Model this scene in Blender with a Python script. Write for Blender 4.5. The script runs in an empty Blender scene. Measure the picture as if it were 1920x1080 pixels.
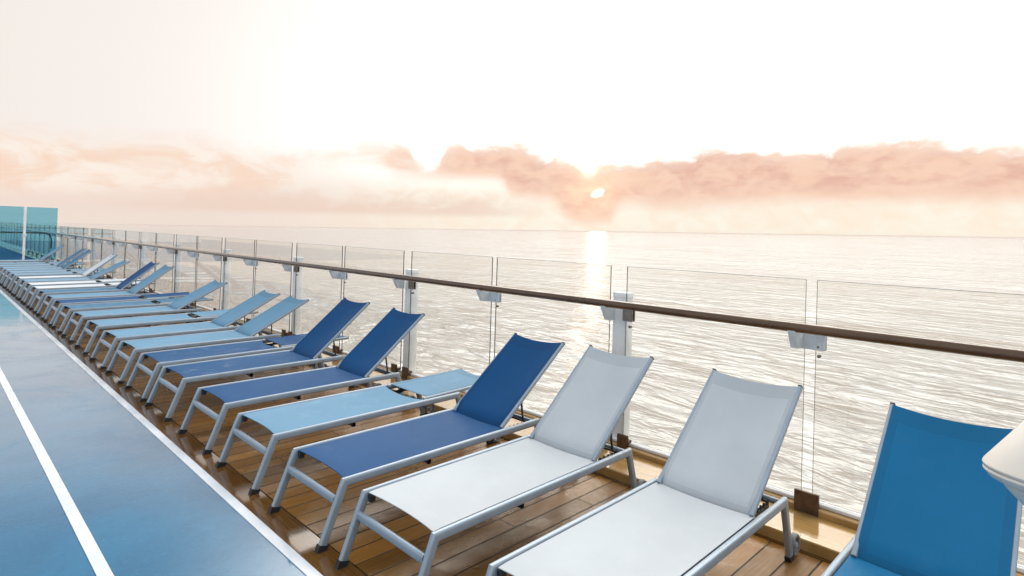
import bpy, math, random
from mathutils import Vector, Matrix
random.seed(7)
R = math.radians
scene = bpy.context.scene
col = scene.collection

# ------------------------------------------------------------------ camera
F = Vector((0.70866, 0.70546, 0.01106)).normalized()
CAM = Vector((-1.406, 0.0, 1.6537))
yaw, pitch, roll = R(45.1374), R(0.6338), R(1.7105)
F = Vector((math.sin(yaw)*math.cos(pitch), math.cos(yaw)*math.cos(pitch), math.sin(pitch)))
R0 = Vector((math.cos(yaw), -math.sin(yaw), 0)); U0 = R0.cross(F)
RT = R0*math.cos(roll) + U0*math.sin(roll); UP = -R0*math.sin(roll) + U0*math.cos(roll)
cd = bpy.data.cameras.new('camera'); cam = bpy.data.objects.new('camera', cd); col.objects.link(cam)
cd.sensor_width = 36; cd.lens = 36*1109.4/1920; cd.shift_y = -(540-425.64)/1920
cd.clip_start = 0.05; cd.clip_end = 200000
cam.matrix_world = Matrix(((RT.x, UP.x, -F.x, CAM.x), (RT.y, UP.y, -F.y, CAM.y), (RT.z, UP.z, -F.z, CAM.z), (0, 0, 0, 1)))
scene.camera = cam
SEA_N = Vector((-0.01490339, 0.00652344, 0.99986766)).normalized()   # the ship trims: true vertical in the deck's frame
SUN_AZ, SUN_EL = 53.25, 3.61

scene.view_settings.view_transform = 'Standard'; scene.view_settings.look = 'None'
scene.view_settings.exposure = 0.0; scene.view_settings.gamma = 1.0
scene.render.engine = 'CYCLES'
try:
    scene.cycles.use_denoising = True
    scene.cycles.denoiser = 'OPENIMAGEDENOISE'
    scene.cycles.max_bounces = 10; scene.cycles.transparent_max_bounces = 48
    scene.cycles.caustics_reflective = False; scene.cycles.caustics_refractive = False
    scene.cycles.sample_clamp_indirect = 6
except Exception: pass

# ------------------------------------------------------------------ node helper
class NT:
    def __init__(s, nt): s.nt = nt; s.n = nt.nodes; s.l = nt.links
    def node(s, t, **kw):
        n = s.n.new(t)
        for k, v in kw.items(): setattr(n, k, v)
        return n
    def put(s, sock, v):
        if isinstance(v, bpy.types.NodeSocket): s.l.new(v, sock)
        elif v is not None: sock.default_value = v
    def m(s, op, a, b=None, c=None, clamp=False):
        n = s.node('ShaderNodeMath', operation=op); n.use_clamp = clamp
        for i, v in enumerate((a, b, c)):
            if v is not None: s.put(n.inputs[i], v)
        return n.outputs[0]
    def sstep(s, v, a, b, lo=0.0, hi=1.0):
        n = s.node('ShaderNodeMapRange', interpolation_type='SMOOTHSTEP')
        s.put(n.inputs[0], v); s.put(n.inputs[1], a); s.put(n.inputs[2], b); s.put(n.inputs[3], lo); s.put(n.inputs[4], hi)
        return n.outputs[0]
    def lin(s, v, a, b, lo=0.0, hi=1.0):
        n = s.node('ShaderNodeMapRange'); n.clamp = True
        s.put(n.inputs[0], v); s.put(n.inputs[1], a); s.put(n.inputs[2], b); s.put(n.inputs[3], lo); s.put(n.inputs[4], hi)
        return n.outputs[0]
    def mix(s, f, a, b, blend='MIX'):
        n = s.node('ShaderNodeMix', data_type='RGBA', blend_type=blend); n.clamp_factor = True
        s.put(n.inputs[0], f)
        for i, v in ((6, a), (7, b)):
            if isinstance(v, (tuple, list)): v = tuple(v)[:3] + (1,)
            s.put(n.inputs[i], v)
        return n.outputs[2]
    def xyz(s, x, y, z):
        n = s.node('ShaderNodeCombineXYZ')
        for i, v in enumerate((x, y, z)): s.put(n.inputs[i], v)
        return n.outputs[0]
    def sep(s, v):
        n = s.node('ShaderNodeSeparateXYZ'); s.l.new(v, n.inputs[0]); return n.outputs
    def noise(s, vec, scale, detail=4, rough=.55, dist=0.0):
        n = s.node('ShaderNodeTexNoise'); s.l.new(vec, n.inputs['Vector'])
        n.inputs['Scale'].default_value = scale; n.inputs['Detail'].default_value = detail
        n.inputs['Roughness'].default_value = rough; n.inputs['Distortion'].default_value = dist
        return n.outputs['Fac']
    def curve(s, v, pts, x0, x1, y0, y1):
        n = s.node('ShaderNodeFloatCurve'); cm = n.mapping; c = cm.curves[0]
        P = [((x-x0)/(x1-x0), (y-y0)/(y1-y0)) for x, y in pts]
        while len(c.points) < len(P): c.points.new(.5, .5)
        for p, q in zip(c.points, P): p.location = q; p.handle_type = 'AUTO_CLAMPED'
        cm.update()
        s.l.new(s.lin(v, x0, x1), n.inputs['Value'])
        return s.m('MULTIPLY_ADD', n.outputs[0], y1-y0, y0)

# ------------------------------------------------------------------ sky: sunrise behind a bank of cloud
world = bpy.data.worlds.new('World'); scene.world = world; world.use_nodes = True
T = NT(world.node_tree); T.n.clear()
tc = T.node('ShaderNodeTexCoord'); V = tc.outputs['Generated']
vx, vy, vz = T.sep(V)
az = T.m('MULTIPLY', T.m('ARCTAN2', vx, vy), 57.29578)
dt = T.node('ShaderNodeVectorMath', operation='DOT_PRODUCT'); T.l.new(V, dt.inputs[0]); dt.inputs[1].default_value = SEA_N
el = T.m('MULTIPLY', T.m('ARCSINE', dt.outputs['Value']), 57.29578)
TOP = [(0, 6.75), (4.07, 7.03), (9.15, 6.72), (16.11, 7.54), (19.39, 7.03), (23.3, 6.83), (26.96, 7.06), (28.84, 7.54), (33.69, 8.36), (35.21, 7.67), (36.75, 6.11), (38.0, 6.56), (38.83, 7.89), (41.8, 8.17), (44.9, 8.17), (47.0, 7.44), (50.0, 6.7), (51.4, 6.35), (52.4, 5.75), (53.4, 6.3), (57.19, 6.58), (59.14, 7.16), (62.0, 7.25), (62.9, 7.97), (67.28, 7.78), (67.73, 7.39), (70.11, 7.26), (73.01, 7.36), (75.75, 7.67), (79.43, 7.53), (82.82, 7.02), (85.89, 6.61), (90, 6.75)]
BOT = [(0, 0.6), (4.26, 0.6), (14.37, 1.0), (21, 1.6), (24.5, 2.9), (27.5, 4.7), (31.75, 5.5), (34.3, 4.4), (35.76, 4.5), (38.82, 4.6), (43.45, 4.5), (45.05, 3.2), (48.67, 2.6), (50.6, 1.0), (52.5, .55), (54.2, .7), (56.3, 2.4), (59.75, 2.1), (66.73, 2.5), (71.05, 2.7), (78.8, 2.7), (85.95, 2.5), (90, 2.4)]
top = T.curve(az, TOP, 0, 90, 0, 10); bot = T.curve(az, BOT, 0, 90, 0, 10)
cv = T.xyz(T.m('MULTIPLY', az, .16), T.m('MULTIPLY', el, .42), 3.7)
n1 = T.m('SUBTRACT', T.noise(cv, 1.9, 7, .62, .5), .5)
cv2 = T.xyz(T.m('MULTIPLY', az, .06), T.m('MULTIPLY', el, .5), 9.1)
n2 = T.m('SUBTRACT', T.noise(cv2, 1.0, 5, .55, .3), .5)
soft = T.sstep(az, 24, 40, 2.4, .95)
bil = T.m('SUBTRACT', T.noise(T.xyz(T.m('MULTIPLY', az, .42), T.m('MULTIPLY', el, .62), 1.3), 1.0, 4, .5, .8), .5)
n1 = T.m('MULTIPLY_ADD', bil, 1.3, T.m('MULTIPLY', n1, .8))
dtop = T.sstep(T.m('MULTIPLY_ADD', n1, 1.7, T.m('SUBTRACT', top, el)), T.m('MULTIPLY', soft, -.45), T.m('MULTIPLY', soft, .75))
dbot = T.sstep(T.m('MULTIPLY_ADD', n2, 1.2, T.m('SUBTRACT', el, bot)), -.6, T.m('MULTIPLY', soft, 1.15))
amount = T.sstep(az, 26, 40, .85, 1.0)
dens = T.m('MULTIPLY', T.m('MULTIPLY', dtop, dbot), amount)
# thin lower streaks on the left
sb = T.m('MULTIPLY', T.sstep(el, .9, 1.7), T.sstep(T.m('MULTIPLY_ADD', n1, 2.0, el), 3.9, 1.7))
sb = T.m('MULTIPLY', sb, T.m('MULTIPLY', T.sstep(az, 6, 20), T.sstep(az, 50, 40)))
# clear sky above and below the bank
da = T.m('DIVIDE', T.m('SUBTRACT', az, 52.0), T.sstep(az, 48, 56, 25.0, 46.0))
de = T.m('DIVIDE', T.m('SUBTRACT', el, 11.0), 17.0)
fill_band = T.m('MULTIPLY', T.m('MULTIPLY', T.sstep(el, T.m('MAXIMUM', T.lin(az, 22, 40, 21, 16), T.lin(az, 72, 88, 16, 19)), T.lin(az, 22, 40, 33, 29)), T.sstep(el, 78, 50)), T.sstep(az, 6, 32))  # bright band added above the view to light the sea and deck
glow = T.m('EXPONENT', T.m('MULTIPLY', T.m('ADD', T.m('MULTIPLY', da, da), T.m('MULTIPLY', de, de)), -1.0))
hi = T.mix(1.0, (.90, .83, .78), T.mix(glow, (0, 0, 0), (.75, .80, .80)), 'ADD')
hi = T.mix(1.0, hi, T.mix(fill_band, (0, 0, 0), (4.6, 4.45, 4.15)), 'ADD')
lowc = T.mix(T.sstep(az, 15, 45), (.88, .74, .66), T.mix(T.sstep(bil, -.2, .2), (.99, .86, .70), (1.0, .93, .80)))
hi = T.mix(T.m('MULTIPLY', T.sstep(el, T.lin(az, 4, 32, 16.2, 22.5), T.lin(az, 4, 32, 23, 28)), T.sstep(az, 32, 10)), hi, (.46, .52, .60))  # sky dulled above the view on the left, so the track mirrors less
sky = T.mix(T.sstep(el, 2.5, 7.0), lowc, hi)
# zenith and the half of the sky behind the camera: plain cool daylight
back = T.sstep(T.m('COSINE', T.m('MULTIPLY', T.m('SUBTRACT', az, 50.0), .0174533)), .55, -.3)
zen = T.sstep(el, 40, 75)
cool = T.m('MAXIMUM', back, zen)
sky = T.mix(cool, sky, (.86, .91, .98))
cc = T.mix(T.sstep(n1, -.22, .22), (.80, .49, .385), (.95, .64, .485))
cc = T.mix(T.m('MULTIPLY', T.sstep(T.m('SUBTRACT', el, bot), 2.2, .2), .8), cc, (.97, .69, .54))
puff = T.sstep(T.noise(cv, 2.6, 7, .62, .5), .36, .64)
cc = T.mix(T.m('MULTIPLY', puff, .40), cc, (.98, .72, .57))
cc = T.mix(T.sstep(T.m('MULTIPLY_ADD', bil, 1.4, T.m('SUBTRACT', top, el)), 1.5, .1, 0, .55), cc, (1.0, .83, .70))
left = T.mix(T.sstep(T.noise(cv, 1.05, 6, .6, .6), .40, .62), (.99, .88, .78), (.95, .70, .55))
left = T.mix(T.sstep(el, 3.4, 1.2), left, (.88, .71, .62))
cc = T.mix(T.sstep(az, 41, 32), cc, left)
sky = T.mix(T.m('MULTIPLY', dens, T.m('SUBTRACT', 1.0, back)), sky, cc)
sky = T.mix(T.m('MULTIPLY', sb, .75), sky, (.86, .65, .54))
# the sun's own break in the cloud
sa = T.m('DIVIDE', T.m('SUBTRACT', az, SUN_AZ), .50); se = T.m('DIVIDE', T.m('MULTIPLY_ADD', T.m('SUBTRACT', az, SUN_AZ), -.25, T.m('SUBTRACT', el, SUN_EL)), .34)
n3 = T.m('SUBTRACT', T.noise(cv, 9.0, 3, .6), .5)
spot = T.sstep(T.m('MULTIPLY_ADD', n3, 4.2, T.m('ADD', T.m('MULTIPLY', sa, sa), T.m('MULTIPLY', se, se))), 2.4, -.8)
sky = T.mix(spot, sky, (1.9, 1.8, 1.6))
sa2 = T.m('DIVIDE', T.m('SUBTRACT', az, SUN_AZ-.4), 2.4); se2 = T.m('DIVIDE', T.m('SUBTRACT', el, 4.4), 2.6)
halo = T.m('EXPONENT', T.m('MULTIPLY', T.m('ADD', T.m('MULTIPLY', sa2, sa2), T.m('MULTIPLY', se2, se2)), -1.0))
sky = T.mix(1.0, sky, T.mix(halo, (0, 0, 0), (.30, .20, .10)), 'ADD')
sky = T.mix(T.sstep(el, -.4, -3), sky, (.16, .18, .18))
ns = T.node('ShaderNodeTexSky', sky_type='NISHITA'); ns.sun_disc = False
ns.sun_elevation = R(SUN_EL); ns.sun_rotation = R(SUN_AZ)
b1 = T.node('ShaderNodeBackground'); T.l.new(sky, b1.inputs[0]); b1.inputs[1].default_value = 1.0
b2 = T.node('ShaderNodeBackground'); T.l.new(ns.outputs[0], b2.inputs[0]); T.l.new(T.m('MULTIPLY', cool, .08), b2.inputs[1])
ad = T.node('ShaderNodeAddShader'); T.l.new(b1.outputs[0], ad.inputs[0]); T.l.new(b2.outputs[0], ad.inputs[1])
wo = T.node('ShaderNodeOutputWorld'); T.l.new(ad.outputs[0], wo.inputs[0])

# ------------------------------------------------------------------ sun (half veiled by the cloud bank)
sd = bpy.data.lights.new('sun', 'SUN'); so = bpy.data.objects.new('sun', sd); col.objects.link(so)
sd.energy = .015; sd.angle = R(1.5); sd.color = (1, .82, .62)
sdir = Vector((math.sin(R(SUN_AZ))*math.cos(R(SUN_EL+.6)), math.cos(R(SUN_AZ))*math.cos(R(SUN_EL+.6)), math.sin(R(SUN_EL+.6))))
so.rotation_euler = sdir.to_track_quat('Z', 'Y').to_euler()

# ------------------------------------------------------------------ materials
def mat(name):
    m = bpy.data.materials.new(name); m.use_nodes = True
    t = NT(m.node_tree); t.n.clear()
    out = t.node('ShaderNodeOutputMaterial'); p = t.node('ShaderNodeBsdfPrincipled')
    t.l.new(p.outputs[0], out.inputs[0]); t.out = out
    return m, t, p
def bump(t, h, strength, dist):
    b = t.node('ShaderNodeBump'); b.inputs['Strength'].default_value = strength; b.inputs['Distance'].default_value = dist
    t.l.new(h, b.inputs['Height']); return b.outputs[0]
def objc(t):
    return t.node('ShaderNodeTexCoord').outputs['Object']
def simple(name, c, rough=.5, metal=0.0, var=.12, scale=6, spec=.5, bmp=0.0, coat=0.0):
    m, t, p = mat(name); o = objc(t)
    n = t.noise(o, scale, 5, .6)
    a = tuple(x*(1-var) for x in c); b = tuple(min(1, x*(1+var)) for x in c)
    t.l.new(t.mix(t.sstep(n, .3, .7), a, b), p.inputs['Base Color'])
    t.put(p.inputs['Roughness'], t.lin(n, .3, .7, rough*.8, min(1, rough*1.2)))
    p.inputs['Metallic'].default_value = metal; p.inputs['Specular IOR Level'].default_value = spec
    p.inputs['Coat Weight'].default_value = coat; p.inputs['Coat Roughness'].default_value = .06
    if bmp: t.l.new(bump(t, t.noise(o, scale*12, 3), .4, bmp), p.inputs['Normal'])
    return m
def fabric(name, c, trans=.12, wet=0.0, rough=.5):
    m, t, p = mat(name); o = objc(t)
    oi = t.node('ShaderNodeObjectInfo'); va = t.node('ShaderNodeVectorMath', operation='ADD')
    t.l.new(o, va.inputs[0]); t.l.new(t.xyz(t.m('MULTIPLY', oi.outputs['Random'], 37.0), 0, 0), va.inputs[1]); ov = va.outputs[0]
    big = t.noise(ov, 2.6, 4, .6); fine = t.noise(ov, 60, 3, .7)
    wv = t.node('ShaderNodeTexWave', wave_type='BANDS', bands_direction='X'); wv.inputs['Scale'].default_value = 58; t.l.new(o, wv.inputs['Vector'])
    wv2 = t.node('ShaderNodeTexWave', wave_type='BANDS', bands_direction='Y'); wv2.inputs['Scale'].default_value = 58; t.l.new(o, wv2.inputs['Vector'])
    weave = t.m('MULTIPLY', wv.outputs['Fac'], wv2.outputs['Fac'])
    f = t.m('ADD', t.m('MULTIPLY', t.sstep(big, .3, .7), .7), t.m('MULTIPLY', fine, .3))
    cl = t.mix(f, tuple(x*.94 for x in c), tuple(min(1, x*1.05) for x in c))
    cl = t.mix(t.m('MULTIPLY', weave, .24), cl, tuple(x*.7 for x in c))
    p.inputs['Specular IOR Level'].default_value = .10
    if wet:
        w = t.noise(ov, 7, 5, .7, .6); wf = t.m('MULTIPLY', t.sstep(w, .54, .66), wet)
        cl = t.mix(t.m('MULTIPLY', wf, .35), cl, tuple(min(1, x*1.1+.10) for x in c))
        t.put(p.inputs['Roughness'], t.m('MULTIPLY_ADD', wf, -.3, rough))
    else: p.inputs['Roughness'].default_value = rough
    t.l.new(cl, p.inputs['Base Color'])
    t.l.new(bump(t, t.m('ADD', weave, t.m('MULTIPLY', fine, .6)), .25, .001), p.inputs['Normal'])
    if trans:
        tr = t.node('ShaderNodeBsdfTranslucent'); t.l.new(cl, tr.inputs[0])
        ms = t.node('ShaderNodeMixShader'); ms.inputs[0].default_value = trans
        t.l.new(p.outputs[0], ms.inputs[1]); t.l.new(tr.outputs[0], ms.inputs[2]); t.l.new(ms.outputs[0], t.out.inputs[0])
    return m
def glassy(name, tint, f0=.06, edge=None):
    m, t, p = mat(name); t.n.remove(p)
    ge = t.node('ShaderNodeNewGeometry'); dp = t.node('ShaderNodeVectorMath', operation='DOT_PRODUCT')
    t.l.new(ge.outputs['Incoming'], dp.inputs[0]); t.l.new(ge.outputs['Normal'], dp.inputs[1])
    fr = t.m('POWER', t.m('SUBTRACT', 1.0, t.m('ABSOLUTE', dp.outputs['Value']), clamp=True), 5.0)
    fr = t.m('MULTIPLY_ADD', fr, (1-f0)*.8, f0)
    tr = t.node('ShaderNodeBsdfTransparent'); tr.inputs[0].default_value = tuple(tint)+(1,)
    gl = t.node('ShaderNodeBsdfGlossy'); gl.inputs['Roughness'].default_value = .02; gl.inputs[0].default_value = (.9, .93, .92, 1)
    n = t.noise(objc(t), 1.7, 3)
    ms = t.node('ShaderNodeMixShader'); t.l.new(t.m('MULTIPLY', fr, t.lin(n, .3, .7, .8, 1.0)), ms.inputs[0])
    t.l.new(tr.outputs[0], ms.inputs[1]); t.l.new(gl.outputs[0], ms.inputs[2]); t.l.new(ms.outputs[0], t.out.inputs[0])
    return m

M = {}
M['frame'] = simple('powder_coated_aluminium', (.30, .36, .42), .42, .35, .07, 9, .6)
M['black'] = simple('black_rubber', (.015, .015, .017), .6, 0, .3, 30)
M['dark'] = simple('dark_metal', (.05, .055, .065), .45, .4, .2, 20)
M['tyre'] = simple('grey_tyre', (.20, .205, .21), .6, 0, .2, 30)
M['hub'] = simple('grey_hub', (.32, .34, .36), .45, .1, .1, 30)
M['white'] = simple('white_paint', (.88, .89, .89), .35, 0, .06, 4, .5)
M['bracket'] = simple('bracket_paint', (.68, .72, .75), .4, .0, .12, 8)
M['steel'] = simple('brushed_steel', (.22, .19, .165), .32, .85, .2, 14)
M['steel_refl'] = simple('steel_wood_reflection', (.13, .085, .055), .38, .6, .25, 18)  # steel base clamps, with the wood's brown reflection put into the colour
M['lampw'] = simple('white_enamel', (.80, .715, .62), .4, 0, .04, 5, .5)
M['hull'] = simple('hull_paint', (.7, .72, .74), .4, 0, .05, .6)
M['glass'] = glassy('clear_glass', (.970, .962, .945))
M['edge'] = simple('glass_edge', (.09, .10, .095), .25, 0, .2, 20, .8)
M['arris'] = simple('polished_arris', (.5, .52, .5), .3, 0, .2, 20, .8)
M['teal'] = glassy('teal_glass', (.46, .75, .85))
FAB = {'navy': (.008, .080, .225), 'washed': (.012, .090, .23), 'aqua': (.165, .335, .485), 'grey': (.565, .60, .625), 'azure': (.013, .165, .345), 'slate': (.07, .20, .33), 'white': (.72, .74, .76), 'steel': (.22, .38, .52)}
WET = {'navy': .12, 'washed': 1.0, 'aqua': .35, 'grey': .15, 'azure': .1, 'slate': .9, 'white': .4, 'steel': .6}
for k, c in FAB.items():
    M['f_'+k] = fabric('sling_'+k, c, .14, WET[k], .46)
    M['h_'+k] = fabric('hem_'+k, tuple(x*.80 for x in c), .03, 0, .5)

# teak planking, running across the deck
def wood(name, dark, light, planks=True, rlo=.10, rhi=.34, base_wet=1.0):
    m, t, p = mat(name); o = t.node('ShaderNodeNewGeometry').outputs['Position']
    x, y, z = t.sep(o)
    gr = t.noise(t.xyz(t.m('MULTIPLY', x, 1.2), t.m('MULTIPLY', y, 26), 0) if planks else t.xyz(t.m('MULTIPLY', x, 26), t.m('MULTIPLY', y, 1.0), 2), 2.2, 6, .65, .6)
    gr2 = t.noise(t.xyz(t.m('MULTIPLY', x, 4), t.m('MULTIPLY', y, 120), 0) if planks else t.xyz(t.m('MULTIPLY', x, 120), t.m('MULTIPLY', y, 4), 2), 1.0, 3, .6)
    c = t.mix(t.sstep(t.m('ADD', t.m('MULTIPLY', gr, .7), t.m('MULTIPLY', gr2, .3)), .32, .68), dark, light)
    wet = t.noise(o, 2.3, 5, .6, .5)
    wf = t.sstep(wet, .36, .58)
    rough = t.m('MULTIPLY_ADD', wf, rlo-rhi, rhi)
    hgt = t.m('MULTIPLY', gr2, .35)
    if planks:
        PW = .131
        row = t.m('DIVIDE', t.m('SUBTRACT', y, 2.315), PW)
        ri = t.m('FLOOR', row); rf = t.m('SUBTRACT', row, ri)
        wn = t.node('ShaderNodeTexWhiteNoise', noise_dimensions='1D'); t.l.new(ri, wn.inputs['W'])
        rnd = wn.outputs['Value']
        c = t.mix(.55, c, t.mix(rnd, tuple(q*.70 for q in dark), tuple(min(1, q*1.18) for q in light)))
        e = t.m('MINIMUM', rf, t.m('SUBTRACT', 1.0, rf))
        seam = t.sstep(e, .026, .046, 1.0, 0.0)
        ln = t.m('DIVIDE', t.m('ADD', t.m('SUBTRACT', x, 1.02), t.m('MULTIPLY', t.m('FLOOR', t.m('MULTIPLY', t.m('FRACT', t.m('MULTIPLY', ri, .3333)), 3.01)), .55)), 1.65)
        lf = t.m('SUBTRACT', ln, t.m('FLOOR', ln)); le = t.m('MINIMUM', lf, t.m('SUBTRACT', 1.0, lf))
        seam = t.m('MAXIMUM', seam, t.sstep(le, .0016, .0030, 1.0, 0.0))
        c = t.mix(seam, c, (.010, .008, .007))
        rough = t.m('MULTIPLY_ADD', seam, .3, rough)
        hgt = t.m('SUBTRACT', hgt, t.m('MULTIPLY', seam, 1.2))
    t.l.new(c, p.inputs['Base Color']); t.l.new(rough, p.inputs['Roughness'])
    p.inputs['Coat Weight'].default_value = base_wet; p.inputs['Specular IOR Level'].default_value = .3; p.inputs['Specular Tint'].default_value = (1, .78, .5, 1); p.inputs['Coat Roughness'].default_value = .07; p.inputs['Coat IOR'].default_value = 1.4
    t.l.new(bump(t, t.m('ADD', hgt, t.m('MULTIPLY', t.noise(o, 5, 3), .9)), .22, .006), p.inputs['Normal'])
    t.l.new(bump(t, t.noise(o, 4, 3), .06, .01), p.inputs['Coat Normal'])
    return m
M['planks'] = wood('teak_planks', (.110, .047, .009), (.29, .136, .030), True, .22, .45, .05)
M['margin'] = wood('teak_margin', (.10, .044, .010), (.18, .086, .022), False, .05, .12, .9)
M['step'] = wood('teak_step', (.34, .19, .062), (.52, .32, .115), False, .08, .2)
M['handrail'] = wood('teak_rail', (.050, .021, .009), (.115, .053, .023), False, .18, .3, 1.0)

def trackmat():
    m, t, p = mat('blue_track'); o = t.node('ShaderNodeNewGeometry').outputs['Position']
    a = t.noise(o, 1.1, 6, .62, .4); b = t.noise(o, 38, 4, .7)
    c = t.mix(t.sstep(a, .3, .7), (.003, .100, .205), (.007, .140, .268))
    c = t.mix(t.m('MULTIPLY', t.sstep(b, .52, .70), .30), c, (.05, .21, .34))
    c = t.mix(t.m('MULTIPLY', t.sstep(t.noise(o, 14, 5, .7), .52, .70), .35), c, (.004, .075, .16))
    t.l.new(c, p.inputs['Base Color'])
    w = t.sstep(t.noise(o, 1.6, 6, .65, .6), .25, .60)
    t.put(p.inputs['Roughness'], t.m('MULTIPLY_ADD', w, -.22, .42))
    p.inputs['Specular IOR Level'].default_value = .12
    p.inputs['Coat Weight'].default_value = 1.0; p.inputs['Coat IOR'].default_value = 1.68
    t.put(p.inputs['Coat Roughness'], t.m('MULTIPLY_ADD', w, -.08, .13))
    t.l.new(bump(t, b, .25, .0025), p.inputs['Normal'])
    t.l.new(bump(t, t.m('ADD', t.m('MULTIPLY', b, .25), t.noise(o, 9, 4)), .08, .006), p.inputs['Coat Normal'])
    return m
M['track'] = trackmat()
M['bowdeck'] = simple('matte_blue_deck', (.012, .085, .17), .7, 0, .2, 1.5, .15)  # darker, matte blue for the deck beyond the windscreen
def linemat():
    m, t, p = mat('white_deck_paint'); o = t.node('ShaderNodeNewGeometry').outputs['Position']
    b = t.noise(o, 30, 5, .7); a = t.noise(o, 3, 4)
    t.l.new(t.mix(t.sstep(a, .35, .7), (.60, .64, .68), (.78, .80, .82)), p.inputs['Base Color'])
    p.inputs['Roughness'].default_value = .3
    p.inputs['Coat Weight'].default_value = .5; p.inputs['Coat Roughness'].default_value = .15
    t.l.new(bump(t, b, .2, .002), p.inputs['Normal'])
    return m
M['line'] = linemat()

def seamat():
    m, t, p = mat('sea_water'); o = objc(t); x, y, z = t.sep(o)
    def wv(sx, sy, sc, det, ro, off, dist=.3): return t.noise(t.xyz(t.m('MULTIPLY', x, sx), t.m('MULTIPLY', y, sy), off), sc, det, ro, dist)
    # local x runs along the crests
    swell = wv(.35, 1.0, .045, 3, .5, 0); chop = wv(.34, 1.0, .19, 3, .5, 5, .9); rip = wv(.45, 1.0, .8, 3, .5, 9, .8)
    h = t.m('ADD', t.m('ADD', t.m('MULTIPLY', swell, 2.6), t.m('MULTIPLY', chop, 2.0)), t.m('MULTIPLY', rip, .22))
    patch = t.lin(wv(.5, 1.0, .012, 3, .5, 21, .5), .35, .65, .55, 1.1)
    h = t.m('MULTIPLY', h, patch)
    t.l.new(bump(t, h, 1.0, 1.0), p.inputs['Normal'])
    foam = t.m('MULTIPLY', t.sstep(wv(.5, .8, .5, 6, .7, 3, 1.2), .60, .72), t.m('MULTIPLY', t.sstep(y, 62, 34), .8))
    c = t.mix(foam, (.33, .325, .30), (.66, .68, .66))
    t.l.new(c, p.inputs['Base Color'])
    t.put(p.inputs['Roughness'], t.m('MULTIPLY_ADD', foam, .5, .10))
    p.inputs['IOR'].default_value = 1.6; p.inputs['Specular IOR Level'].default_value = .7
    return m
M['sea'] = seamat()

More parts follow.
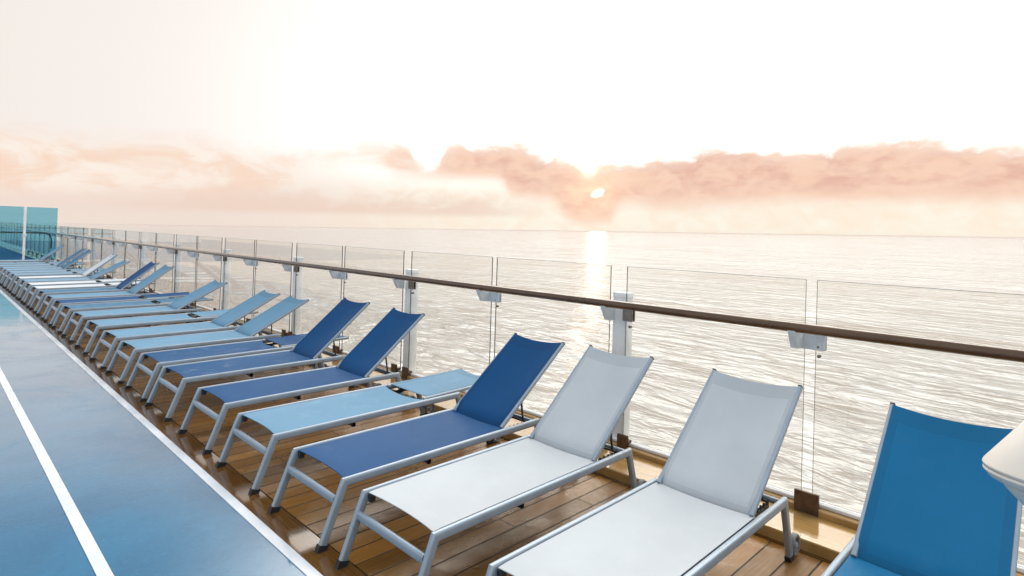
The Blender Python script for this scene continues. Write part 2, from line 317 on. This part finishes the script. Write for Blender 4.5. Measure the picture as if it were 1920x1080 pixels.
# ------------------------------------------------------------------ mesh helpers
class MB:
    def __init__(s): s.v = []; s.f = []; s.mi = []; s.cur = 0
    def add(s, vs, fs, mi=None):
        b = len(s.v); s.v += [tuple(v) for v in vs]
        for f in fs: s.f.append(tuple(b+i for i in f)); s.mi.append(s.cur if mi is None else mi)
    def box(s, x0, x1, y0, y1, z0, z1, bev=0.0, mi=None):
        if bev <= 0:
            vs = [(x, y, z) for x in (x0, x1) for y in (y0, y1) for z in (z0, z1)]
            s.add(vs, [(0, 1, 3, 2), (4, 6, 7, 5), (0, 4, 5, 1), (2, 3, 7, 6), (0, 2, 6, 4), (1, 5, 7, 3)], mi); return
        b = bev; P = []
        idx = {}
        for sx, X in ((-1, x0), (1, x1)):
            for sy, Y in ((-1, y0), (1, y1)):
                for sz, Z in ((-1, z0), (1, z1)):
                    for a in range(3):
                        q = [X-sx*b, Y-sy*b, Z-sz*b]; q[a] += (sx, sy, sz)[a]*b
                        idx[(sx, sy, sz, a)] = len(P); P.append(q)
        fs = []
        for a in range(3):
            for sg in (-1, 1):
                o = [i for i in range(3) if i != a]; q = []
                for u, w in ((-1, -1), (1, -1), (1, 1), (-1, 1)):
                    k = [0, 0, 0]; k[a] = sg; k[o[0]] = u; k[o[1]] = w; q.append(idx[(*k, a)])
                fs.append(q)
        for a in range(3):
            o = [i for i in range(3) if i != a]
            for u in (-1, 1):
                for w in (-1, 1):
                    q = []
                    for tt, ax in ((-1, o[0]), (1, o[0]), (1, o[1]), (-1, o[1])):
                        k = [0, 0, 0]; k[a] = tt; k[o[0]] = u; k[o[1]] = w; q.append(idx[(*k, ax)])
                    fs.append(q)
        for sx in (-1, 1):
            for sy in (-1, 1):
                for sz in (-1, 1): fs.append([idx[(sx, sy, sz, a)] for a in range(3)])
        s.add(P, fs, mi)
    def sweep(s, path, sec, side, caps=(True, True), closed=False, mi=None):
        """sec: (u, w) points, u along 'side', w along side x tangent; mitred."""
        path = [Vector(p) for p in path]; side = Vector(side).normalized(); n = len(path); k = len(sec); rings = []
        for i, p in enumerate(path):
            a = (path[i]-path[i-1]).normalized() if (i > 0 or closed) else None
            b = (path[(i+1) % n]-path[i]).normalized() if (i < n-1 or closed) else None
            t = a if b is None else b if a is None else (a+b).normalized()
            nn = side.cross(t).normalized()
            sc = 1.0
            if a is not None and b is not None: sc = 1/max(.35, t.dot(b))
            rings.append([p+side*u+nn*w*sc for u, w in sec])
        vs = [v for r in rings for v in r]; fs = []
        for i in range(n if closed else n-1):
            j = (i+1) % n
            for q in range(k):
                fs.append((i*k+q, i*k+(q+1) % k, j*k+(q+1) % k, j*k+q))
        if not closed:
            if caps[0]: fs.append(tuple(range(k))[::-1])
            if caps[1]: fs.append(tuple((n-1)*k+q for q in range(k)))
        s.add(vs, fs, mi)
    def tube(s, path, r, seg=10, mi=None, caps=True):
        path = [Vector(p) for p in path]
        d = (path[-1]-path[0]).normalized(); up = Vector((0, 0, 1)) if abs(d.z) < .9 else Vector((0, 1, 0))
        side = d.cross(up).normalized()
        s.sweep(path, [(r*math.cos(2*math.pi*i/seg), r*math.sin(2*math.pi*i/seg)) for i in range(seg)], side, (caps, caps), mi=mi)
    def lathe(s, prof, o, ax, seg=32, mi=None):
        o = Vector(o); ax = Vector(ax).normalized()
        a = ax.orthogonal().normalized(); b = ax.cross(a); k = len(prof)
        vs = []
        for i in range(seg):
            c, d = math.cos(2*math.pi*i/seg), math.sin(2*math.pi*i/seg)
            vs += [o+ax*z+(a*c+b*d)*r for r, z in prof]
        fs = []
        for i in range(seg):
            j = (i+1) % seg
            for q in range(k-1): fs.append((i*k+q, j*k+q, j*k+q+1, i*k+q+1))
        s.add(vs, fs, mi)
    def prism(s, poly, y0, y1, mi=None):
        n = len(poly); vs = [(x, y0, z) for x, z in poly]+[(x, y1, z) for x, z in poly]
        fs = [tuple(range(n)), tuple(range(2*n-1, n-1, -1))]+[(i, n+i, n+(i+1) % n, (i+1) % n) for i in range(n)]
        s.add(vs, fs, mi)
    def sheet(s, fn, nu, nv, th, mfn=None):
        """grid fn(u, v)->(x, y, z), given a real thickness downwards."""
        top = [fn(i/nu, j/nv) for i in range(nu+1) for j in range(nv+1)]
        N = len(top); vs = top+[(x, y, z-th) for x, y, z in top]; w = nv+1; b = len(s.v)
        s.v += [tuple(v) for v in vs]
        def F_(q, m): s.f.append(tuple(b+i for i in q)); s.mi.append(m)
        for i in range(nu):
            for j in range(nv):
                q = (i*w+j, (i+1)*w+j, (i+1)*w+j+1, i*w+j+1); m = mfn((i+.5)/nu, (j+.5)/nv) if mfn else 0
                F_(q, m); F_(tuple(N+k for k in q[::-1]), m)
        for i in range(nu):
            for j in (0, nv): 
                q = (i*w+j, (i+1)*w+j, N+(i+1)*w+j, N+i*w+j); F_(q if j else q[::-1], 0)
        for j in range(nv):
            for i in (0, nu):
                q = (i*w+j, i*w+j+1, N+i*w+j+1, N+i*w+j); F_(q[::-1] if i else q, 0)
    def mesh(s, name, mats, sharp=38):
        me = bpy.data.meshes.new(name); me.from_pydata(s.v, [], s.f)
        for m in (mats if isinstance(mats, (list, tuple)) else [mats]): me.materials.append(m)
        me.polygons.foreach_set('material_index', s.mi); me.polygons.foreach_set('use_smooth', [True]*len(s.f))
        me.validate(); me.update(); me.set_sharp_from_angle(angle=R(sharp))
        return me
def ob(name, me, parent=None, loc=(0, 0, 0), rot=(0, 0, 0)):
    o = bpy.data.objects.new(name, me); col.objects.link(o); o.location = loc; o.rotation_euler = rot
    if parent: o.parent = parent
    return o
def build(mb, name, mats, parent=None, **k): return ob(name, mb.mesh(name, mats), parent, **k)
def thing(name, label, cat, loc=(0, 0, 0), group=None):
    o = bpy.data.objects.new(name, None); col.objects.link(o); o.location = loc; o.empty_display_size = .2
    o['label'] = label; o['category'] = cat
    if group: o['group'] = group
    return o
def struct(mb, name, mats):
    o = build(mb, name, mats); o['kind'] = 'structure'; return o
def rrect(w, h, r, seg=4, ow=0.0, oh=0.0):
    P = []
    for cx, cy, a in ((w/2-r, h/2-r, 0), (-w/2+r, h/2-r, 90), (-w/2+r, -h/2+r, 180), (w/2-r, -h/2+r, 270)):
        for i in range(seg+1):
            t = R(a+90*i/seg); P.append((cx+r*math.cos(t)+ow, cy+r*math.sin(t)+oh))
    return P

# ------------------------------------------------------------------ setting: sea, hull, decks
mb = MB(); S = 90000.0
mb.add([(-S, -S, 0), (S, -S, 0), (S, S, 0), (-S, S, 0)], [(0, 1, 2, 3)])
sea = struct(mb, 'sea', M['sea'])
ca = R(8.0); cx = Vector((math.sin(ca), math.cos(ca), 0)); cx = (cx-SEA_N*cx.dot(SEA_N)).normalized(); cy = SEA_N.cross(cx)   # local x along the wave crests
if cy.x < 0: cx, cy = -cx, -cy
so_ = CAM - SEA_N*27.0
sea.matrix_world = Matrix(((cx.x, cy.x, SEA_N.x, so_.x), (cx.y, cy.y, SEA_N.y, so_.y), (cx.z, cy.z, SEA_N.z, so_.z), (0, 0, 0, 1)))
Y0, Y1 = -9.0, 95.0
mb = MB(); mb.box(-16, 2.47, Y0, Y1+.5, -34, -.012); struct(mb, 'ship_hull', M['hull'])
mb = MB(); mb.box(-16, -.056, Y0, Y1, -.012, 0.0); struct(mb, 'jogging_track', M['track'])
mb = MB(); mb.box(-16, 2.0, 28.45, Y1-1, .006, .012); struct(mb, 'bow_deck', M['bowdeck'])
mb = MB(); mb.box(-.7695, -.7115, Y0, Y1, .0005, .004); struct(mb, 'track_line', M['line'])
mb = MB(); mb.box(-.056, 0, Y0, Y1, -.012, .005, .001); struct(mb, 'deck_edge_strip', M['line'])
mb = MB(); mb.box(.0, 2.0, Y0, Y1, -.0119, -.006); struct(mb, 'deck_caulking', M['black'])
mb = MB(); mb.box(.001, .155, Y0, Y1, -.0055, 0, .001); struct(mb, 'teak_margin', M['margin'])
mb = MB(); mb.box(1.973, 2.03, Y0, Y1, -.0055, 0, .001); struct(mb, 'teak_margin', M['margin'])
mb = MB(); mb.box(.163, 1.965, Y0, Y1, -.0055, 0, .001); struct(mb, 'teak_deck', M['planks'])
mb = MB(); mb.prism([(2.0, .0), (2.0, .052), (2.006, .058), (2.34, .058), (2.34, .086), (2.346, .092), (2.47, .092), (2.47, -.011), (2.031, -.011), (2.031, .0)], Y0, Y1)
struct(mb, 'deck_coaming', M['step'])

# ------------------------------------------------------------------ railing: one thing with its posts, panels and handrail
rail = thing('glass_railing', 'long glass railing with brown wooden handrail along the deck edge over the sea', 'railing', (2.42, 1.235, .092))
RB = Vector((2.42, 1.235, .092))
def rp(name, me, loc): return ob(name, me, rail, Vector(loc)-RB)
mb = MB(); a = [(0.0295*math.cos(2*math.pi*i/28)*1.0, .0295*math.sin(2*math.pi*i/28)) for i in range(28)]
mb.sweep([(0, Y0, 0), (0, 20, 0), (0, 60, 0), (0, Y1, 0)], a, (1, 0, 0)); rp('handrail', mb.mesh('handrail', M['handrail']), (2.28, 0, 1.148))
mb = MB(); mb.box(-.03, .03, Y0, Y1, 0, .022, .004); rp('bottom_channel', mb.mesh('bottom_channel', M['white']), (2.42, 0, .0925))
JS = 1.3925
def yj(j): return 1.235+JS*j
PL = JS-.075-.0315
mb = MB(); mb.box(-.006, .006, -PL/2, PL/2, .03, 1.335)
mb.mi = [0, 0, 1, 1, 1, 1]; mb.cur = 2
mb.box(-.0055, .0055, -PL/2, PL/2, 1.3355, 1.338)
pan = mb.mesh('glass_panel', [M['glass'], M['edge'], M['arris']])
# face order of box(): x-, x+, y-, y+, z-, z+
mb = MB(); s_ = rrect(.10, .12, .008, 3)
mb.sweep([(0, 0, -.35), (0, 0, 1.09)], [(u, w) for u, w in s_], (1, 0, 0)); post_me = mb.mesh('post', M['white'])
mb = MB(); mb.box(-.052, .052, -.062, .062, 0, .04, .004); cap_me = mb.mesh('post_cap', M['white'])
def plate_me(name, w, h, m):
    mb = MB(); mb.box(-.026, -.0075, -w/2, w/2, 0, h, .003); mb.box(.0075, .020, -w/2, w/2, 0, h, .003)
    for yy in (-w*.28, w*.28): mb.lathe([(0, .004), (.006, .003), (.008, 0)], (-.026, yy, h*.22), (-1, 0, 0), 10, mi=1)
    return mb.mesh(name, [m, M['steel']])
def shoe(w):
    mb = MB(); mb.box(-.090, -.081, -w/2, w/2, 0, .122, .002); mb.box(-.076, -.064, -w/2+.001, w/2-.001, .036, .120, .002)
    mb.box(-.081, -.0065, -w*.36, w*.36, .048, .075); mb.box(-.0815, -.0755, -w*.4, w*.4, .03, .112)
    for yy in (-w*.28, w*.28):
        for zz in (.03, .095): mb.lathe([(0, .002), (.005, .0015), (.0065, 0)], (-.090, yy, zz), (-1, 0, 0), 10)
    return mb.mesh('base_clamp', M['steel_refl'])
shoe_me = shoe(.135); shoe_n = shoe(.088)
clip_w = plate_me('glass_clamp', .165, .092, M['bracket']); clip_n = plate_me('glass_clamp', .085, .095, M['steel'])
mb = MB(); mb.prism([(-.165, .125), (-.158, .105), (-.105, .008), (-.027, .0), (-.027, .118), (-.11, .122)], -.022, .022); arm_me = mb.mesh('rail_arm', M['bracket'])
mb = MB(); mb.lathe([(0, .012), (.008, .011), (.011, .006), (.011, 0)], (-.006, 0, 0), (-1, 0, 0), 12); mb.lathe([(0, .01), (.009, .008), (.009, 0)], (.006, 0, 0), (1, 0, 0), 12)
stud_me = mb.mesh('glass_stud', M['steel'])
for j in range(-6, 66):
    y = yj(j); post = j % 2 != 0
    off = .075 if post else .0315
    rp('glass_panel', pan, (2.42, y+off+PL/2, .092))
    if post:
        p_ = rp('post', post_me, (2.485, y, .092)); ob('post_cap', cap_me, p_, (0, 0, 1.091))
    if j < 26:
        if post:
            for sg in (-1, 1): rp('base_clamp', shoe_n, (2.42, y+sg*.105-.02, .0605))
            rp('glass_clamp', clip_n, (2.42, y-.10, 1.016))
            rp('rail_arm', arm_me, (2.42, y+.03, 1.012))
            mb_ = rp('glass_stud', stud_me, (2.42, y-.115, .975))
        else:
            rp('base_clamp', shoe_me, (2.42, y-.025, .0605))
            rp('glass_clamp', clip_w, (2.42, y-.005, 1.012))
            rp('rail_arm', arm_me, (2.42, y+.055, 1.012))
            rp('glass_stud', stud_me, (2.42, y-.052, .975))

# ------------------------------------------------------------------ sun loungers
W = .60; H = .3411; XF, XC, XR, XRF, HR = .082, .2153, 1.7439, 1.8543, .3523
XH, LB = 1.4158, .797; OX = 1.0
SEC = [(u, w) for u, w in rrect(.030, .046, .0125, 4, 0, -.023)]
def frame_pt(x, z): return (x-OX, z)
cache = {}
def cm(key, fn):
    if key not in cache: cache[key] = fn()
    return cache[key]
def path_pt(p, q, t): return (p[0]+(q[0]-p[0])*t, p[1]+(q[1]-p[1])*t)
fo, fc_, rc_, ro = (XF-OX, 0), (XC-OX, H), (XR-OX, HR), (XRF-OX, 0)
def sw(pts, caps):
    mb = MB(); mb.sweep([(x, 0, z) for x, z in pts], [(-u, w) for u, w in SEC][::-1], (0, 1, 0), caps); return mb
# side x tangent: for +x travel, (0,1,0)x(1,0,0) = (0,0,-1): so w>0 is down -> flip
SEC = [(u, -w) for u, w in SEC]
def side_rail(): return sw([path_pt(fo, fc_, .86), fc_, rc_, path_pt(rc_, ro, .16)], (False, False)).mesh('side_rail', M['frame'])
def front_leg(): return sw([path_pt(fo, fc_, .075), path_pt(fo, fc_, .86)], (True, False)).mesh('leg', M['frame'])
def rear_leg(): return sw([path_pt(rc_, ro, .16), path_pt(rc_, ro, .93)], (False, True)).mesh('leg', M['frame'])
def foot_cap(front=True):
    mb = MB(); a, b = (fo, fc_) if front else (ro, rc_)
    e = path_pt(a, b, .105); sx = 1 if front else -1
    w = .0165
    x0, x1 = a[0]-.002, a[0]+sx*.051; X0, X1 = e[0]-sx*.003, e[0]+sx*.049
    vs = [(x0, -w, 0), (x1, -w, 0), (x1, w, 0), (x0, w, 0), (X0, -w, e[1]), (X1, -w, e[1]-.014), (X1, w, e[1]-.014), (X0, w, e[1])]
    mb.add(vs, [(3, 2, 1, 0), (4, 5, 6, 7), (0, 1, 5, 4), (1, 2, 6, 5), (2, 3, 7, 6), (3, 0, 4, 7)]); return mb.mesh('foot_cap', M['black'])
def crossbar(x, z, w, h, half, name='crossbar', m='frame'):
    mb = MB(); mb.sweep([(x-OX, -half, z), (x-OX, half, z)], rrect(w, h, min(w, h)*.42, 4), (1, 0, 0), (False, False)); return mb.mesh(name, M[m])
def seat_sling(flat):
    mb = MB(); hw = W/2-.037
    def fn(u, v):
        k = 1-(2*v-1)**2
        x0 = XC+.022+.030*k; x1 = (XH-.012-.030*k) if flat else XH+.004
        x = x0+(x1-x0)*u; z = H+(HR-H)*(x-XC)/(XR-XC)-.006-.016*k*(1-.35*(2*u-1)**2)
        if u < .03: z -= .003
        return (x-OX, (2*v-1)*hw, z)
    mb.sheet(fn, 28, 14, .004, lambda u, v: 1 if u > .985 or u < .012 else 0)
    return mb
def sling_rail():
    mb = MB(); mb.box(XC+.02-OX, XH+.02-OX, -.007, .007, H-.040, H-.013); mb.box(XC+.02-OX, XC+.05-OX, -.016, .004, H-.055, H-.02)
    return mb.mesh('sling_rail', M['dark'])
HWB = .26
def back_stile():
    mb = MB(); mb.sweep([(0.0, 0, 0), (LB, 0, 0)], rrect(.022, .030, .010, 4), (0, 1, 0)); return mb.mesh('stile', M['frame'])
def stile_cap():
    mb = MB(); mb.box(LB+.0005, LB+.010, -.0115, .0115, -.0155, .0155, .003); return mb.mesh('stile_cap', M['dark'])
def back_sling(wrap, flat):
    mb = MB(); hw = HWB-(.004 if wrap else .016)
    def fn(u, v):
        k = 1-(2*v-1)**2
        s0 = (.030+.020*k) if flat else .004; s1 = LB-.004-.019*k
        s = s0+(s1-s0)*u
        e = abs(2*v-1)
        return (s, (2*v-1)*hw, (.0165 if flat else -.012+.0285*min(1, u/.09)**.6)-.024*k*(1-.5*(2*u-1)**2) - (.012*max(0, (e-.93)/.07)**2 if wrap else 0))
    mb.sheet(fn, 26, 28, .004, lambda u, v: 1 if (abs(2*v-1) > .86 or u > .885 or u < .03) else 0)
    return mb
def strut(ang):
    mb = MB(); c, s = math.cos(ang), math.sin(ang); flat = ang < R(10)
    p1 = Vector((XH+.30*c+.012*s-OX, 0, H+.30*s-.012*c)); p2 = Vector((1.690-OX, 0, H-.020)) if not flat else Vector((XH+.05-OX, 0, H-.055))
    for y in (-.19, .19): mb.tube([p1+Vector((0, y, 0)), p2+Vector((0, y, 0))], .0075, 8)
    mb.tube([p2+Vector((0, -.215, 0)), p2+Vector((0, .215, 0))], .008, 8)
    return mb.mesh('strut', M['dark'])
def ratchet():
    mb = MB(); x0, x1 = 1.44-OX, 1.705-OX; z = H-.040
    mb.box(x0, x1, -.006, .006, z-.014, z+.004)
    for k in range(5): mb.prism([(x1-.03-k*.04, z+.004), (x1-.012-k*.04, z+.022), (x1-.006-k*.04, z+.022), (x1-.006-k*.04, z+.004)], -.006, .006)
    return mb.mesh('ratchet_bar', M['dark'])
def wheel():
    mb = MB(); r = .058
    mb.lathe([(.040, -.014), (.050, -.016), (r-.002, -.011), (r, 0), (r-.002, .011), (.050, .016), (.040, .014), (.040, -.014)], (0, 0, 0), (0, 1, 0), 28)
    return mb.mesh('wheel', M['tyre'])
def hub():
    mb = MB(); mb.lathe([(0, -.018), (.012, -.018), (.014, -.010), (.014, .010), (.012, .018), (0, .018)], (0, 0, 0), (0, 1, 0), 16)
    for k in range(5):
        a = 2*math.pi*k/5; mb.tube([(.010*math.cos(a), 0, .010*math.sin(a)), (.0405*math.cos(a), 0, .0405*math.sin(a))], .006, 6)
    return mb.mesh('hub', M['hub'])

LOUNGERS = [  # y of the near side, dx, back angle, colour seat, colour back, label
 (.1667, -.013, 40.6, 'azure', 'azure', 'bright azure lounger at the right end, nearest the white hooded lamp'),
 (1.1092, .016, 39.7, 'grey', 'grey', 'pale grey lounger with raised back, between the azure one and another grey one'),
 (2.0286, -.003, 40.3, 'grey', 'grey', 'pale grey lounger with raised back, beside the nearest navy blue one'),
 (2.7937, -.009, 38.4, 'navy', 'navy', 'navy blue lounger with raised back, between a pale grey one and the flat aqua one'),
 (3.6698, -.002, 1.5, 'aqua', 'aqua', 'nearest flat aqua lounger, back lowered, between two raised navy ones'),
 (4.5366, .007, 39.6, 'navy', 'navy', 'navy blue lounger with raised back, just beyond the nearest flat aqua one'),
 (5.4937, .005, 40.6, 'washed', 'navy', 'navy lounger with raised back and pale wet streaks across its seat'),
 (6.2400, .005, 1.5, 'washed', 'navy', 'flat navy lounger with lowered back beside a raised aqua one'),
 (7.0598, -.002, 29.0, 'aqua', 'aqua', 'first raised aqua lounger beyond the flat navy one'),
 (7.8909, -.004, 29.0, 'aqua', 'aqua', 'second raised aqua lounger beyond the flat navy one'),
 (8.87, 0, 1.5, 'aqua', 'aqua', 'flat aqua lounger lying between two raised aqua ones'),
 (9.87, 0, 28.5, 'aqua', 'aqua', 'third raised aqua lounger beyond the flat navy one, just before a flat slate one'),
 (10.77, 0, 1.5, 'slate', 'slate', 'flat slate blue wet lounger next to the farthest flat navy one'),
 (11.58, 0, 1.5, 'navy', 'navy', 'farthest flat navy lounger, just nearer than a raised pale aqua one'),
 (12.42, 0, 37.5, 'aqua', 'aqua', 'raised pale aqua lounger just nearer than the farthest raised navy one'),
 (13.36, 0, 39.0, 'slate', 'navy', 'farthest lounger with a dark navy raised back, slate blue seat'),
 (14.28, 0, 1.5, 'white', 'white', 'flat white lounger next to the farthest navy backed one'),
 (15.14, 0, 1.5, 'white', 'white', 'flat white lounger just beyond another flat white one'),
 (15.99, 0, 29.0, 'steel', 'aqua', 'pale aqua lounger raised behind the two flat white ones'),
 (16.87, 0, 39.0, 'white', 'white', 'white lounger with raised back seen as a bright slanting strip'),
 (17.90, 0, 1.5, 'steel', 'steel', 'flat steel blue lounger just beyond the raised white one'),
 (18.75, 0, 1.5, 'steel', 'steel', 'flat steel blue lounger just nearer than two raised slate blue backs'),
 (19.65, 0, 39.0, 'steel', 'slate', 'nearer of two neighbouring loungers with raised slate blue backs'),
 (20.50, 0, 39.0, 'steel', 'slate', 'farther of two neighbouring loungers with raised slate blue backs'),
 (21.45, 0, 1.5, 'steel', 'steel', 'nearer flat lounger between the slate blue backs and the windscreen'),
 (22.40, 0, 1.5, 'aqua', 'aqua', 'farther flat lounger between the slate blue backs and the windscreen'),
 (23.90, 0, 39.0, 'steel', 'aqua', 'farthest raised lounger, its pale back against the teal windscreen'),
]
for i, (y, dx, ang, c1, c2, lab) in enumerate(LOUNGERS):
    t = thing('sun_lounger', lab, 'sun lounger', (OX+dx, y+W/2, 0), 'sun loungers in a row along the glass railing')
    A = R(ang)
    if i > 6: t.rotation_euler.z = R(random.uniform(-.5, .5))
    for sg in (-1, 1):
        yo = sg*(W/2-.015)
        ob('side_rail', cm('sr', side_rail), t, (0, yo, 0))
        l1 = ob('leg', cm('fl', front_leg), t, (0, yo, 0)); ob('foot_cap', cm('fcap', foot_cap), l1)
        l2 = ob('leg', cm('rl', rear_leg), t, (0, yo, 0)); ob('foot_cap', cm('rcap', lambda: foot_cap(False)), l2)
        w_ = ob('wheel', cm('wh', wheel), t, (XRF-OX+.036, yo-sg*.002, .0585)); ob('hub', cm('hub', hub), w_)
        ob('sling_rail', cm('slr', sling_rail), t, (0, sg*(W/2-.041), 0))
        st = ob('stile', cm('bst', back_stile), t, (XH-OX, sg*(HWB-.011), H+.002), (0, -A, 0)); ob('stile_cap', cm('bcap', stile_cap), st)
        ob('ratchet_bar', cm('rat', ratchet), t, (0, sg*.215, 0))
    ob('crossbar', cm('xb1', lambda: crossbar(.192, .228, .030, .044, W/2-.03)), t)
    ob('crossbar', cm('xb2', lambda: crossbar(1.72, HR-.028, .030, .030, W/2-.03)), t)
    ob('crossbar', cm('xb3', lambda: crossbar(XH-.005, H-.045, .026, .030, W/2-.03)), t)
    ob('crossbar', cm('xb4', lambda: crossbar(.80, H-.062, .026, .034, W/2-.03, m='dark')), t)
    ob('seat', cm('seat%s%s' % (c1, ang < 10), lambda: seat_sling(ang < 10).mesh('seat', [M['f_'+c1], M['h_'+c1]], 60)), t)
    wrap = c2 in ('grey', 'white')
    ob('backrest', cm('back%s%s' % (c2, ang < 10), lambda: back_sling(wrap, ang < 10).mesh('backrest', [M['f_'+c2], M['h_'+c2]], 60)), t, (XH-OX, 0, H+.002), (0, -A, 0))
    ob('strut', cm('strut%.1f' % ang, lambda: strut(A)), t)

# ------------------------------------------------------------------ teal windscreen across the deck, far end
ws = thing('windscreen', 'tall teal glass windscreen across the far end of the lounger row', 'windscreen', (1.40, 28.4, 0))
wb = Vector((1.40, 28.4, 0))
for x0, x1 in ((.68, 1.372), (1.458, 2.385)):
    mb = MB(); mb.box(x0-wb.x, x1-wb.x, -.006, .006, .12, 2.11); mb.mi = [1, 1, 0, 0, 1, 1]
    build(mb, 'glass_panel', [M['teal'], M['edge']], ws)
for x in (.62, 1.415):
    mb = MB(); mb.box(x-wb.x-.035, x-wb.x+.035, -.03, .03, 0, 2.125, .006); p_ = build(mb, 'post', M['white'], ws)
    mb = MB(); mb.box(x-wb.x-.06, x-wb.x+.06, -.05, .05, 1.0, 1.12, .006); build(mb, 'rail_clamp', M['bracket'], p_)
mb = MB(); mb.box(.58-wb.x, 2.0-wb.x, -.025, .025, .02, .11, .004); build(mb, 'bottom_channel', M['white'], ws)
mb = MB(); mb.sweep([(.55-wb.x, .10, 1.148), (2.05-wb.x, .10, 1.148), (2.18-wb.x, .10, 1.08), (2.24-wb.x, .10, .90), (2.24-wb.x, .10, .55)], [(.03*math.cos(2*math.pi*i/16), .03*math.sin(2*math.pi*i/16)) for i in range(16)], (0, 1, 0))
build(mb, 'handrail', M['handrail'], ws)

# ------------------------------------------------------------------ beyond the windscreen
bw = thing('bulwark', 'low pale bulwark with vertical ribs seen through the teal windscreen', 'bulwark', (-4, 58, 0)); 
mb = MB(); mb.box(-8, 6.2, 0, .12, 0, 1.0, .01); build(mb, 'panel', M['white'], bw)
mb = MB(); mb.box(-8.05, 6.25, -.05, .17, 1.0, 1.06, .01); build(mb, 'cap_rail', M['handrail'], bw)
for k in range(5):
    mb = MB(); mb.box(-7.0+3*k, -6.9+3*k, -.08, 0, 0, .95, .01); build(mb, 'rib', M['bracket'], bw)
bl = thing('mooring_bollard', 'dark upright bollard on the blue deck behind the teal windscreen', 'bollard', (1.05, 36.0, 0))
mb = MB(); mb.lathe([(0, 0), (.22, 0), (.22, .03), (.13, .05), (.12, .9), (.16, .93), (.16, .99), (.12, 1.02), (0, 1.03)], (0, 0, 0), (0, 0, 1), 24); build(mb, 'body', M['dark'], bl)
mb = MB(); mb.lathe([(.17, 0), (.26, 0), (.26, .02), (.17, .02)], (0, 0, 0), (0, 0, 1), 24); build(mb, 'base_plate', M['steel'], bl)

# ------------------------------------------------------------------ white hooded deck lamp at the right edge
lc = Vector((.794, .067, 1.070)) + RT*.048 - UP*.034; lf = thing('deck_lamp', 'white cone hooded deck lamp at the right edge, before the azure lounger', 'lamp', (.794, .067, 0))
vd = (lc-CAM).normalized(); hz = Vector((vd.x, vd.y, 0)).normalized()
th = math.asin(-vd.z)-R(10); ax = (hz*math.sin(th)+Vector((0, 0, 1))*math.cos(th)).normalized()
lo = lc-Vector((.794, .067, 0))
mb = MB(); mb.lathe([(0, .272), (.012, .268), (.030, .248), (.203, .003), (.206, -.004), (.203, -.011), (.196, -.010), (.150, .050), (.090, .12)], lo, ax, 64); build(mb, 'hood', M['lampw'], lf)
mb = MB(); mb.lathe([(.2035, -.0125), (.2045, -.02), (.192, -.036), (.183, -.040), (.181, -.036), (.190, -.022), (.1955, -.0115)], lo, ax, 64); build(mb, 'rim', M['lampw'], lf)
mb = MB(); mb.lathe([(.178, -.034), (.1915, -.034), (.1925, -.026), (.178, -.026)], lo, ax, 48); build(mb, 'gasket', M['steel'], lf)
mb = MB(); mb.lathe([(.150, .045), (.172, -.004), (.176, -.026), (.172, -.036), (.150, -.066), (.110, -.105), (.06, -.135), (.03, -.145), (.0, -.147)], lo, ax, 64); build(mb, 'bowl', M['lampw'], lf)
pb = lo-ax*.14
mb = MB(); mb.tube([pb, pb-ax*.06, Vector((pb.x-ax.x*.08, pb.y-ax.y*.08, .75)), Vector((pb.x-ax.x*.08, pb.y-ax.y*.08, .0))], .024, 16); build(mb, 'pole', M['white'], lf)
mb = MB(); mb.lathe([(0, .02), (.07, .02), (.085, .0)], (pb.x-ax.x*.08, pb.y-ax.y*.08, 0), (0, 0, 1), 24); build(mb, 'base_plate', M['white'], lf)

# ------------------------------------------------------------------ sea haze (one even box of air, lying along the sea)
hm = bpy.data.materials.new('sea_haze'); hm.use_nodes = True; ht = NT(hm.node_tree); ht.n.clear()
hv = ht.node('ShaderNodeVolumePrincipled'); hv.inputs['Color'].default_value = (1, .85, .77, 1); hv.inputs['Density'].default_value = 1.6e-5
ho = ht.node('ShaderNodeOutputMaterial'); ht.l.new(hv.outputs[0], ho.inputs['Volume'])
mb = MB(); mb.box(-95000, 95000, -95000, 95000, -8.0, 36.0)
hz_ = build(mb, 'haze', hm); hz_['kind'] = 'stuff'; hz_.matrix_world = sea.matrix_world.copy()
